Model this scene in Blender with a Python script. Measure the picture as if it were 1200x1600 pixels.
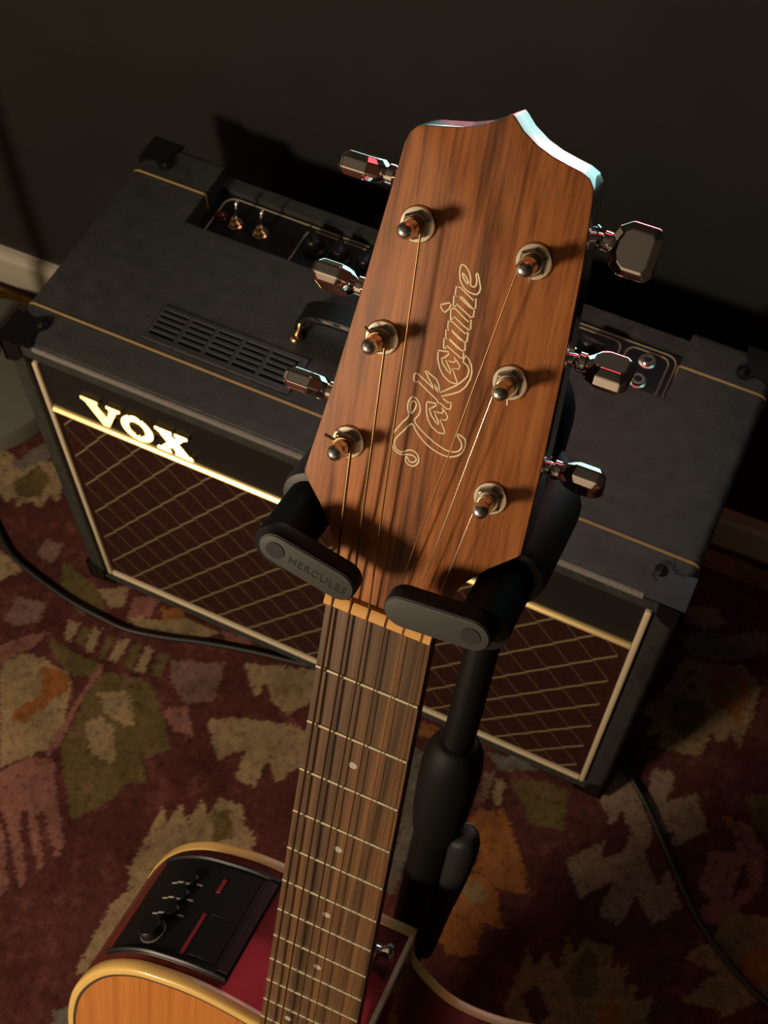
import bpy, bmesh, math, random
import numpy as np
from mathutils import Vector, Matrix

for o in list(bpy.data.objects):
    bpy.data.objects.remove(o, do_unlink=True)
scene = bpy.context.scene
COL = scene.collection
random.seed(7)

# ------------------------------------------------------------------ camera
cam_d = bpy.data.cameras.new('camera')
cam_d.sensor_fit = 'VERTICAL'
cam_d.sensor_height = 36.0
cam_d.lens = 2044.66 / 1600.0 * 36.0
cam_d.clip_start = 0.02
cam_d.dof.use_dof = True
cam_d.dof.focus_distance = 0.46
cam_d.dof.aperture_fstop = 46.0
cam = bpy.data.objects.new('camera', cam_d)
COL.objects.link(cam)
CR = ((0.9044, 0.4266, 0.0060), (0.3688, -0.7747, -0.5137), (-0.2145, 0.4668, -0.8579))   # right, down, forward
rt, dn, fw = (Vector(v).normalized() for v in CR)
mw = Matrix((rt, -dn, -fw)).transposed().to_4x4()
mw.translation = Vector((0.6771, -0.5702, 1.5111))
cam.matrix_world = mw
scene.camera = cam

# ------------------------------------------------------------------ world, lamps, exposure
world = bpy.data.worlds.new('world')
scene.world = world
world.use_nodes = True
world.node_tree.nodes['Background'].inputs[0].default_value = (0.75, 0.86, 1.0, 1)
world.node_tree.nodes['Background'].inputs[1].default_value = 0.002

def lamp(name, kind, loc, target, energy, color, size, size_y=None, spread=None):
    d = bpy.data.lights.new(name, kind)
    d.energy = energy; d.color = color
    if kind == 'AREA':
        d.size = size
        if size_y:
            d.shape = 'RECTANGLE'; d.size_y = size_y
        else:
            d.shape = 'DISK'
        if spread: d.spread = spread
    else:
        d.shadow_soft_size = size
    o = bpy.data.objects.new(name, d)
    COL.objects.link(o)
    o.location = loc
    if target is not None:
        o.rotation_euler = (Vector(target) - Vector(loc)).to_track_quat('-Z', 'Y').to_euler()
    return o

# the warm table lamp that stands to the left of the photographer
lamp('table_lamp_light', 'POINT', (-0.28, -1.50, 1.28), None, 92.0, (1.0, 0.80, 0.55), 0.13)
# the coloured light panels on the wall above the amplifier
lamp('upper_red_panel_light', 'AREA', (0.56, 0.385, 1.58), (0.58, -0.45, 0.9), 0.85, (1.0, 0.06, 0.08), 0.34, 0.26)
lamp('cyan_panel_light', 'AREA', (0.50, 0.385, 0.96), (0.50, -1.0, 0.96), 1.45, (0.50, 0.95, 0.91), 0.70, 0.38)
lamp('red_panel_light', 'AREA', (0.50, 0.380, 0.955), (0.50, -1.0, 0.955), 0.85, (1.0, 0.04, 0.11), 0.14, 0.06)
lamp('red_panel_light', 'AREA', (0.33, 0.380, 0.84), (0.33, -1.0, 0.84), 0.16, (1.0, 0.05, 0.12), 0.05, 0.05)

vs = scene.view_settings
vs.view_transform = 'Standard'
vs.look = 'None'
vs.exposure = 0.0
vs.gamma = 1.0
vs.use_curve_mapping = False

# ------------------------------------------------------------------ material helpers
def new_mat(name, color, rough=0.5, metal=0.0, coat=0.0, spec=0.5):
    m = bpy.data.materials.new(name)
    m.use_nodes = True
    b = m.node_tree.nodes['Principled BSDF']
    b.inputs['Base Color'].default_value = (*color, 1)
    b.inputs['Roughness'].default_value = rough
    b.inputs['Metallic'].default_value = metal
    b.inputs['Specular IOR Level'].default_value = spec
    if coat:
        b.inputs['Coat Weight'].default_value = coat
        b.inputs['Coat Roughness'].default_value = 0.06
    return m

def nodes(m):
    return m.node_tree.nodes, m.node_tree.links, m.node_tree.nodes['Principled BSDF']

def coords(m, scale, rot=(0, 0, 0), kind='Object', pre=0.0):
    N, L, b = nodes(m)
    tc = N.new('ShaderNodeTexCoord'); mp = N.new('ShaderNodeMapping')
    mp.inputs['Scale'].default_value = scale
    mp.inputs['Rotation'].default_value = rot
    if pre:
        m0 = N.new('ShaderNodeMapping'); m0.inputs['Rotation'].default_value = (0, 0, pre)
        L.new(tc.outputs[kind], m0.inputs['Vector']); L.new(m0.outputs['Vector'], mp.inputs['Vector'])
    else:
        L.new(tc.outputs[kind], mp.inputs['Vector'])
    return mp.outputs['Vector']

def noise(m, vec, scale, detail=4, rough=0.55, dist=0.0):
    N, L, b = nodes(m)
    n = N.new('ShaderNodeTexNoise')
    n.inputs['Scale'].default_value = scale
    n.inputs['Detail'].default_value = detail
    n.inputs['Roughness'].default_value = rough
    n.inputs['Distortion'].default_value = dist
    L.new(vec, n.inputs['Vector'])
    return n.outputs['Fac']

def ramp(m, fac, stops):
    N, L, b = nodes(m)
    r = N.new('ShaderNodeValToRGB')
    e = r.color_ramp.elements
    while len(e) < len(stops): e.new(0.5)
    for i, (p, c) in enumerate(stops):
        e[i].position = p; e[i].color = (*c, 1)
    L.new(fac, r.inputs['Fac'])
    return r.outputs['Color']

def mixc(m, a, b_, fac, mode='MULTIPLY'):
    N, L, b = nodes(m)
    x = N.new('ShaderNodeMix'); x.data_type = 'RGBA'; x.blend_type = mode
    if isinstance(fac, float): x.inputs[0].default_value = fac
    else: L.new(fac, x.inputs[0])
    L.new(a, x.inputs[6])
    if isinstance(b_, tuple): x.inputs[7].default_value = (*b_, 1)
    else: L.new(b_, x.inputs[7])
    return x.outputs[2]

def bump(m, h, strength, dist=0.001):
    N, L, b = nodes(m)
    bp = N.new('ShaderNodeBump')
    bp.inputs['Strength'].default_value = strength
    bp.inputs['Distance'].default_value = dist
    L.new(h, bp.inputs['Height'])
    L.new(bp.outputs['Normal'], b.inputs['Normal'])

def setc(m, c):
    N, L, b = nodes(m)
    L.new(c, b.inputs['Base Color'])

# ------------------------------------------------------------------ materials
def wood(name, dark, mid, light, gx, gy, rough=0.4, coat=0.0, fine=0.5, rot=0.0, gz=None):
    m = new_mat(name, mid, rough, coat=coat)
    gz = gx if gz is None else gz
    v = coords(m, (gx, gy, gz), pre=rot)
    n1 = noise(m, v, 1.0, 6, 0.6, 0.35)
    c = ramp(m, n1, [(0.33, dark), (0.47, mid), (0.68, light)])
    v2 = coords(m, (gx * 7, gy * 6, gz * 9), pre=rot)
    n2 = noise(m, v2, 1.0, 3, 0.6)
    c2 = ramp(m, n2, [(0.36, (fine, fine, fine)), (0.52, (1, 1, 1))])
    setc(m, mixc(m, c, c2, 0.75))
    bump(m, n2, 0.06, 0.0004)
    return m

M = {}
M['veneer'] = wood('rosewood_veneer', (0.085, 0.026, 0.010), (0.275, 0.090, 0.026), (0.40, 0.147, 0.044), 130, 6.5, 0.5, 0.0, 0.62, -0.07, 0.5)
def streaks(m):
    N, L, b = nodes(m)
    src = b.inputs['Base Color'].links[0].from_socket
    c = ramp(m, noise(m, coords(m, (95, 7, 0.5), pre=-0.085), 1.0, 5, 0.7, 0.25), [(0.36, (0.30, 0.27, 0.25)), (0.47, (0.95, 0.95, 0.95)), (0.6, (1.06, 1.05, 1.05))])
    setc(m, mixc(m, src, c, 0.85))
streaks(M['veneer'])
M['veneer'].node_tree.nodes['Principled BSDF'].inputs['Specular IOR Level'].default_value = 0.22
M['core'] = new_mat('gloss_headstock_core', (0.060, 0.018, 0.009), 0.25, coat=1.0)
M['fretwood'] = wood('rosewood_fretboard', (0.030, 0.015, 0.008), (0.090, 0.046, 0.022), (0.185, 0.086, 0.032), 150, 2.5, 0.5, 0.0, 0.5)
M['mahogany'] = wood('dark_mahogany', (0.030, 0.008, 0.004), (0.075, 0.020, 0.009), (0.12, 0.036, 0.014), 45, 6, 0.28, 0.5, 0.6)
M['sidewood'] = wood('gloss_red_mahogany', (0.045, 0.008, 0.006), (0.115, 0.018, 0.013), (0.17, 0.030, 0.018), 12, 40, 0.22, 0.6, 0.7)
M['spruce'] = wood('orange_spruce', (0.40, 0.135, 0.028), (0.50, 0.18, 0.04), (0.56, 0.215, 0.055), 160, 2.0, 0.3, 0.4, 0.85)
M['binding'] = new_mat('cream_binding', (0.66, 0.43, 0.13), 0.35, coat=0.3)
M['purfling'] = new_mat('purfling', (0.05, 0.04, 0.03), 0.5)
M['nut'] = new_mat('bone_nut', (0.62, 0.31, 0.075), 0.42)
M['dot'] = new_mat('pearl_dot', (0.42, 0.38, 0.33), 0.3)
M['fret'] = new_mat('nickel_fret', (0.50, 0.43, 0.29), 0.45, 1.0)
M['chrome'] = new_mat('chrome', (0.86, 0.83, 0.80), 0.07, 1.0)
M['post'] = new_mat('satin_chrome_post', (0.90, 0.87, 0.83), 0.27, 1.0)
M['nickel'] = new_mat('worn_nickel', (0.66, 0.61, 0.52), 0.24, 1.0)
M['bronze'] = new_mat('bronze_string', (0.26, 0.15, 0.07), 0.38, 1.0)
M['steel'] = new_mat('steel_string', (0.80, 0.72, 0.55), 0.25, 1.0)
M['inlay'] = new_mat('cream_inlay', (0.80, 0.66, 0.42), 0.5)
M['plastic'] = new_mat('black_plastic', (0.006, 0.006, 0.007), 0.38, spec=0.35)
M['plastic_matt'] = new_mat('black_matt_plastic', (0.004, 0.004, 0.004), 0.6, spec=0.2)
M['rubber'] = new_mat('black_rubber', (0.010, 0.010, 0.011), 0.6, spec=0.35)
M['pad'] = new_mat('dark_grey_pad', (0.022, 0.0215, 0.023), 0.55)
M['vent'] = new_mat('dark_grey_vent_plastic', (0.026, 0.028, 0.028), 0.5)
M['latch'] = new_mat('grey_rubber_latch', (0.038, 0.038, 0.037), 0.6)
M['edge'] = new_mat('worn_edge_highlight', (0.19, 0.175, 0.155), 0.75)  # pale grey stands in for lamp light on the worn edge
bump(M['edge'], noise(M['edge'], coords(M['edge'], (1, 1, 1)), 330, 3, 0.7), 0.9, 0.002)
M['mark'] = new_mat('black_print', (0.008, 0.008, 0.008), 0.7)
M['white_mark'] = new_mat('white_print', (0.35, 0.34, 0.33), 0.6)
M['red_mark'] = new_mat('red_print', (0.18, 0.008, 0.018), 0.5)
M['blackmetal'] = new_mat('black_painted_metal', (0.004, 0.004, 0.004), 0.5, spec=0.18)
M['gold'] = new_mat('gold_trim', (1.0, 0.76, 0.34), 0.32, 1.0)
M['goldcord'] = new_mat('gold_cord', (0.30, 0.20, 0.075), 0.55)
M['cream'] = new_mat('cream_piping', (0.62, 0.52, 0.36), 0.5)
M['creamline'] = new_mat('cream_panel_line', (0.30, 0.26, 0.16), 0.5)
M['brass'] = new_mat('brass_fitting', (0.80, 0.58, 0.30), 0.2, 1.0)
M['jewel'] = new_mat('dark_red_jewel', (0.06, 0.004, 0.006), 0.15)
M['cable'] = new_mat('black_cable', (0.008, 0.008, 0.008), 0.5)

def tolex():
    m = new_mat('black_tolex', (0.030, 0.031, 0.030), 0.5, spec=0.45)
    N, L, b = nodes(m)
    v = coords(m, (1, 1, 1))
    wv = N.new('ShaderNodeTexWave'); wv.bands_direction = 'Y'
    wv.inputs['Scale'].default_value = 115; wv.inputs['Distortion'].default_value = 2.5
    wv.inputs['Detail'].default_value = 2; wv.inputs['Detail Scale'].default_value = 3
    L.new(v, wv.inputs['Vector'])
    n = noise(m, v, 420, 3, 0.7)
    add = N.new('ShaderNodeMath'); add.operation = 'ADD'
    L.new(wv.outputs['Fac'], add.inputs[0]); L.new(n, add.inputs[1])
    bump(m, add.outputs[0], 0.5, 0.0009)
    n2 = noise(m, v, 60, 4, 0.6)
    setc(m, ramp(m, n2, [(0.3, (0.022, 0.0245, 0.0225)), (0.7, (0.043, 0.0465, 0.042))]))
    return m
M['tolex'] = tolex()
M['baffle'] = new_mat('black_baffle_cloth', (0.015, 0.013, 0.012), 0.8, spec=0.15)
bump(M['baffle'], noise(M['baffle'], coords(M['baffle'], (1, 1, 1)), 600, 2), 0.3, 0.0006)
M['grille'] = new_mat('maroon_grille_cloth', (0.045, 0.012, 0.008), 0.85, spec=0.15)
gv = coords(M['grille'], (1, 1, 1))
setc(M['grille'], ramp(M['grille'], noise(M['grille'], gv, 260, 3), [(0.35, (0.020, 0.0055, 0.0045)), (0.65, (0.040, 0.011, 0.008))]))
M['thread'] = new_mat('gold_grille_thread', (0.185, 0.15, 0.072), 0.7, spec=0.3)
M['thread_dim'] = new_mat('brown_grille_thread', (0.11, 0.082, 0.042), 0.85, spec=0.2)
M['greybase'] = new_mat('grey_painted_metal', (0.135, 0.128, 0.110), 0.5)
M['room'] = new_mat('beige_room_paint', (0.58, 0.51, 0.43), 0.8)
M['dark_room'] = new_mat('charcoal_room_paint', (0.035, 0.032, 0.030), 0.8)
M['wall'] = new_mat('charcoal_wall_paint', (0.030, 0.028, 0.026), 0.55, spec=0.35)
wv_ = coords(M['wall'], (1, 1, 1))
setc(M['wall'], ramp(M['wall'], noise(M['wall'], wv_, 5, 5), [(0.3, (0.0125, 0.0122, 0.0117)), (0.7, (0.0175, 0.0168, 0.0158))]))
bump(M['wall'], noise(M['wall'], wv_, 160, 3), 0.12, 0.0008)
M['baseboard'] = new_mat('off_white_baseboard', (0.42, 0.38, 0.32), 0.5)
M['floor'] = wood('dark_floor_boards', (0.03, 0.016, 0.006), (0.06, 0.034, 0.012), (0.09, 0.05, 0.018), 4, 40, 0.5)

def rug_mat():
    m = new_mat('woven_rug', (0.1, 0.03, 0.03), 0.95, spec=0.1)
    N, L, b = nodes(m)
    at = N.new('ShaderNodeAttribute'); at.attribute_name = 'Col'
    v = coords(m, (1, 1, 1))
    n1 = noise(m, v, 95, 5, 0.75)
    c1 = ramp(m, n1, [(0.30, (0.30, 0.28, 0.27)), (0.47, (0.92, 0.92, 0.92)), (0.58, (1.05, 1.05, 1.05)), (0.74, (1.5, 1.45, 1.4))])
    n2 = noise(m, v, 620, 2, 0.6)
    c2 = ramp(m, n2, [(0.3, (0.6, 0.6, 0.6)), (0.65, (1.2, 1.2, 1.2))])
    n3 = noise(m, v, 16, 4, 0.6)
    c3 = ramp(m, n3, [(0.3, (0.62, 0.60, 0.60)), (0.5, (1, 1, 1)), (0.7, (1.3, 1.25, 1.22))])
    n4 = noise(m, v, 34, 4, 0.7)
    f4 = ramp(m, n4, [(0.52, (0, 0, 0)), (0.68, (0.30, 0.30, 0.30))])
    a = mixc(m, at.outputs['Color'], (0.26, 0.105, 0.088), f4, 'MIX')
    a = mixc(m, a, c1, 0.9)
    a = mixc(m, a, c2, 0.8)
    a = mixc(m, a, c3, 0.9)
    setc(m, a)
    bump(m, n2, 0.6, 0.002)
    return m
M['rug'] = rug_mat()

# ------------------------------------------------------------------ geometry helpers
MM = 0.001

def mk(name, verts, faces, mat, parent=None, loc=(0, 0, 0), smooth=None):
    me = bpy.data.meshes.new(name)
    me.from_pydata([tuple(v) for v in verts], [], faces)
    bm = bmesh.new(); bm.from_mesh(me)
    bmesh.ops.recalc_face_normals(bm, faces=bm.faces)
    bm.to_mesh(me); bm.free()
    me.materials.append(M[mat])
    if smooth is not None:
        me.polygons.foreach_set('use_smooth', [True] * len(me.polygons))
        me.set_sharp_from_angle(angle=math.radians(smooth))
    o = bpy.data.objects.new(name, me)
    COL.objects.link(o)
    if parent is not None: o.parent = parent
    o.location = loc
    return o

class Geo:
    """collects verts and faces of ONE mesh"""
    def __init__(s): s.v = []; s.f = []
    def add(s, v, f):
        n = len(s.v); s.v += [tuple(p) for p in v]; s.f += [tuple(i + n for i in q) for q in f]; return s
    def box(s, x0, x1, y0, y1, z0, z1, bev=0.0):
        if bev <= 0:
            v = [(x, y, z) for x in (x0, x1) for y in (y0, y1) for z in (z0, z1)]
            return s.add(v, [(0, 1, 3, 2), (4, 6, 7, 5), (0, 4, 5, 1), (2, 3, 7, 6), (0, 2, 6, 4), (1, 5, 7, 3)])
        bm = bmesh.new()
        bmesh.ops.create_cube(bm, size=1)
        for q in bm.verts:
            q.co = Vector(((x0 + x1) / 2 + q.co.x * (x1 - x0), (y0 + y1) / 2 + q.co.y * (y1 - y0), (z0 + z1) / 2 + q.co.z * (z1 - z0)))
        bmesh.ops.bevel(bm, geom=list(bm.edges), offset=bev, segments=3, affect='EDGES', profile=0.5)
        return s.bm(bm)
    def bm(s, bm):
        bm.verts.index_update()
        s.add([v.co[:] for v in bm.verts], [tuple(v.index for v in f.verts) for f in bm.faces]); bm.free(); return s
    def tube(s, pts, r, seg=8, closed=False, cap=True):
        pts = [Vector(p) for p in pts]; n = len(pts)
        rs = r if isinstance(r, (list, tuple)) else [r] * n
        T = []
        for i in range(n):
            a = pts[(i - 1) % n] if (closed or i > 0) else pts[i]
            b = pts[(i + 1) % n] if (closed or i < n - 1) else pts[i]
            t = (b - a); T.append(t.normalized() if t.length > 1e-12 else Vector((0, 0, 1)))
        up = Vector((0, 0, 1)) if abs(T[0].z) < 0.9 else Vector((1, 0, 0))
        nrm = (up - T[0] * up.dot(T[0])).normalized()
        v = []
        for i in range(n):
            nrm = (nrm - T[i] * nrm.dot(T[i])).normalized()
            bn = T[i].cross(nrm)
            for k in range(seg):
                a = 2 * math.pi * k / seg
                v.append(pts[i] + (nrm * math.cos(a) + bn * math.sin(a)) * rs[i])
        f = []
        for i in range(n if closed else n - 1):
            j = (i + 1) % n
            for k in range(seg):
                f.append((i * seg + k, i * seg + (k + 1) % seg, j * seg + (k + 1) % seg, j * seg + k))
        if cap and not closed:
            f.append(tuple(range(seg))); f.append(tuple((n - 1) * seg + k for k in range(seg)))
        return s.add(v, f)
    def lathe(s, prof, seg, o, ax, up=None):
        """prof [(r, h)], o origin, ax axis"""
        o = Vector(o); ax = Vector(ax).normalized()
        u = Vector(up) if up else (Vector((0, 0, 1)) if abs(ax.z) < 0.9 else Vector((1, 0, 0)))
        u = (u - ax * u.dot(ax)).normalized(); w = ax.cross(u)
        v = []; 
        for r, h in prof:
            for k in range(seg):
                a = 2 * math.pi * k / seg
                v.append(o + ax * h + (u * math.cos(a) + w * math.sin(a)) * max(r, 1e-6))
        f = []
        for i in range(len(prof) - 1):
            for k in range(seg):
                f.append((i * seg + k, i * seg + (k + 1) % seg, (i + 1) * seg + (k + 1) % seg, (i + 1) * seg + k))
        f.append(tuple(range(seg))); f.append(tuple((len(prof) - 1) * seg + k for k in range(seg)))
        return s.add(v, f)
    def loops(s, loops, cap0=True, cap1=True, closed=True):
        n = len(loops[0]); v = [p for l in loops for p in l]; f = []
        for i in range(len(loops) - 1):
            for k in range(n if closed else n - 1):
                f.append((i * n + k, i * n + (k + 1) % n, (i + 1) * n + (k + 1) % n, (i + 1) * n + k))
        if cap0: f.append(tuple(range(n)))
        if cap1: f.append(tuple((len(loops) - 1) * n + k for k in range(n)))
        return s.add(v, f)
    def prism(s, out, h0, h1, bev, fn, bev0=None):
        """outline 2D, extruded h0 -> h1, rounded at h1 (and h0); fn(u, v, h) -> point"""
        bev0 = bev if bev0 is None else bev0
        L = []
        if bev0 > 0: L += [(offset(out, -bev0), h0), (offset(out, -0.3 * bev0), h0 + 0.3 * bev0), (out, h0 + bev0)]
        else: L += [(out, h0)]
        if bev > 0: L += [(out, h1 - bev), (offset(out, -0.3 * bev), h1 - 0.3 * bev), (offset(out, -bev), h1)]
        else: L += [(out, h1)]
        return s.loops([[fn(p[0], p[1], h) for p in o] for o, h in L])
    def make(s, name, mat, parent=None, loc=(0, 0, 0), smooth=None):
        return mk(name, s.v, s.f, mat, parent, loc, smooth)

def area2(p): return sum(p[i][0] * p[(i + 1) % len(p)][1] - p[(i + 1) % len(p)][0] * p[i][1] for i in range(len(p)))

def offset(p, d):
    """outline moved outwards by d (inwards if negative)"""
    n = len(p); sgn = 1 if area2(p) > 0 else -1; out = []
    for i in range(n):
        a, b, c = p[i - 1], p[i], p[(i + 1) % n]
        e1 = Vector((b[0] - a[0], b[1] - a[1])); e2 = Vector((c[0] - b[0], c[1] - b[1]))
        if e1.length < 1e-9: e1 = e2
        if e2.length < 1e-9: e2 = e1
        e1.normalize(); e2.normalize()
        n1 = Vector((e1.y, -e1.x)) * sgn; n2 = Vector((e2.y, -e2.x)) * sgn
        m = n1 + n2
        if m.length < 1e-6: m = n1.copy()
        m.normalize(); k = d / max(0.45, m.dot(n1))
        out.append((b[0] + m.x * k, b[1] + m.y * k))
    return out

def spline(p, per=6, closed=False):
    n = len(p); out = []
    rng = range(n) if closed else range(n - 1)
    for i in rng:
        if closed: a, b, c, d = p[(i - 1) % n], p[i], p[(i + 1) % n], p[(i + 2) % n]
        else: a, b, c, d = p[max(i - 1, 0)], p[i], p[i + 1], p[min(i + 2, n - 1)]
        for k in range(per):
            t = k / per
            out.append(tuple(0.5 * (2 * b[j] + (c[j] - a[j]) * t + (2 * a[j] - 5 * b[j] + 4 * c[j] - d[j]) * t * t + (3 * b[j] - a[j] - 3 * c[j] + d[j]) * t ** 3) for j in range(len(b))))
    if not closed: out.append(tuple(p[-1]))
    return out

def pill(x0, y0, x1, y1, r, seg=10):
    a = math.atan2(y1 - y0, x1 - x0); o = []
    for k in range(seg + 1):
        t = a - math.pi / 2 + math.pi * k / seg; o.append((x1 + r * math.cos(t), y1 + r * math.sin(t)))
    for k in range(seg + 1):
        t = a + math.pi / 2 + math.pi * k / seg; o.append((x0 + r * math.cos(t), y0 + r * math.sin(t)))
    return o

def rrect(x0, x1, y0, y1, r, seg=5):
    o = []
    for cx, cy, a in ((x1 - r, y0 + r, -90), (x1 - r, y1 - r, 0), (x0 + r, y1 - r, 90), (x0 + r, y0 + r, 180)):
        for k in range(seg + 1):
            t = math.radians(a + 90 * k / seg); o.append((cx + r * math.cos(t), cy + r * math.sin(t)))
    return o

def thing(name, label, cat, loc=(0, 0, 0), rot=None, group=None):
    o = bpy.data.objects.new(name, None)
    COL.objects.link(o)
    o.empty_display_size = 0.05
    o.location = loc
    if rot is not None: o.rotation_euler = rot.to_euler()
    tag(o, label, cat, group)
    return o

def tag(o, label, cat, group=None):
    o['label'] = label; o['category'] = cat
    if group: o['group'] = group
    return o

def struct(o):
    o['kind'] = 'structure'; return o

xyz = lambda x, y, z: (x, y, z)

# ================================================================== the room
WY = lambda x: 0.396 + 0.022 * x            # line of the wall
g = Geo(); g.add([(-4, WY(-4), -0.01), (4, WY(4), -0.01), (4, WY(4), 2.6), (-4, WY(-4), 2.6), (-4, WY(-4) + 0.1, -0.01), (4, WY(4) + 0.1, -0.01), (4, WY(4) + 0.1, 2.6), (-4, WY(-4) + 0.1, 2.6)],
      [(0, 1, 2, 3), (4, 7, 6, 5), (0, 3, 7, 4), (1, 5, 6, 2), (3, 2, 6, 7), (0, 4, 5, 1)])
struct(g.make('wall_back', 'wall'))
g = Geo(); prof = [(0, -0.008), (-0.014, -0.008), (-0.014, 0.050), (-0.010, 0.056), (-0.008, 0.064), (0, 0.066)]
g.loops([[(x, WY(x) + p[0], p[1]) for p in prof] for x in (-4, 4)])
struct(g.make('baseboard_back', 'baseboard'))
g = Geo(); g.box(-4, 4, -4, 0.6, -0.06, -0.008)
struct(g.make('floor', 'floor'))
for nm, b in (('wall_left', (-2.5, -2.4, -2.9, 0.5, -0.01, 2.5)), ('wall_right', (2.6, 2.7, -2.9, 0.6, -0.01, 2.5)), ('wall_front', (-2.5, 2.7, -3.0, -2.9, -0.01, 2.5)), ('ceiling', (-2.5, 2.7, -3.0, 0.6, 2.45, 2.55))):
    struct(Geo().box(*b).make(nm, 'room' if nm in ('wall_front', 'wall_left') else 'dark_room'))

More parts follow.
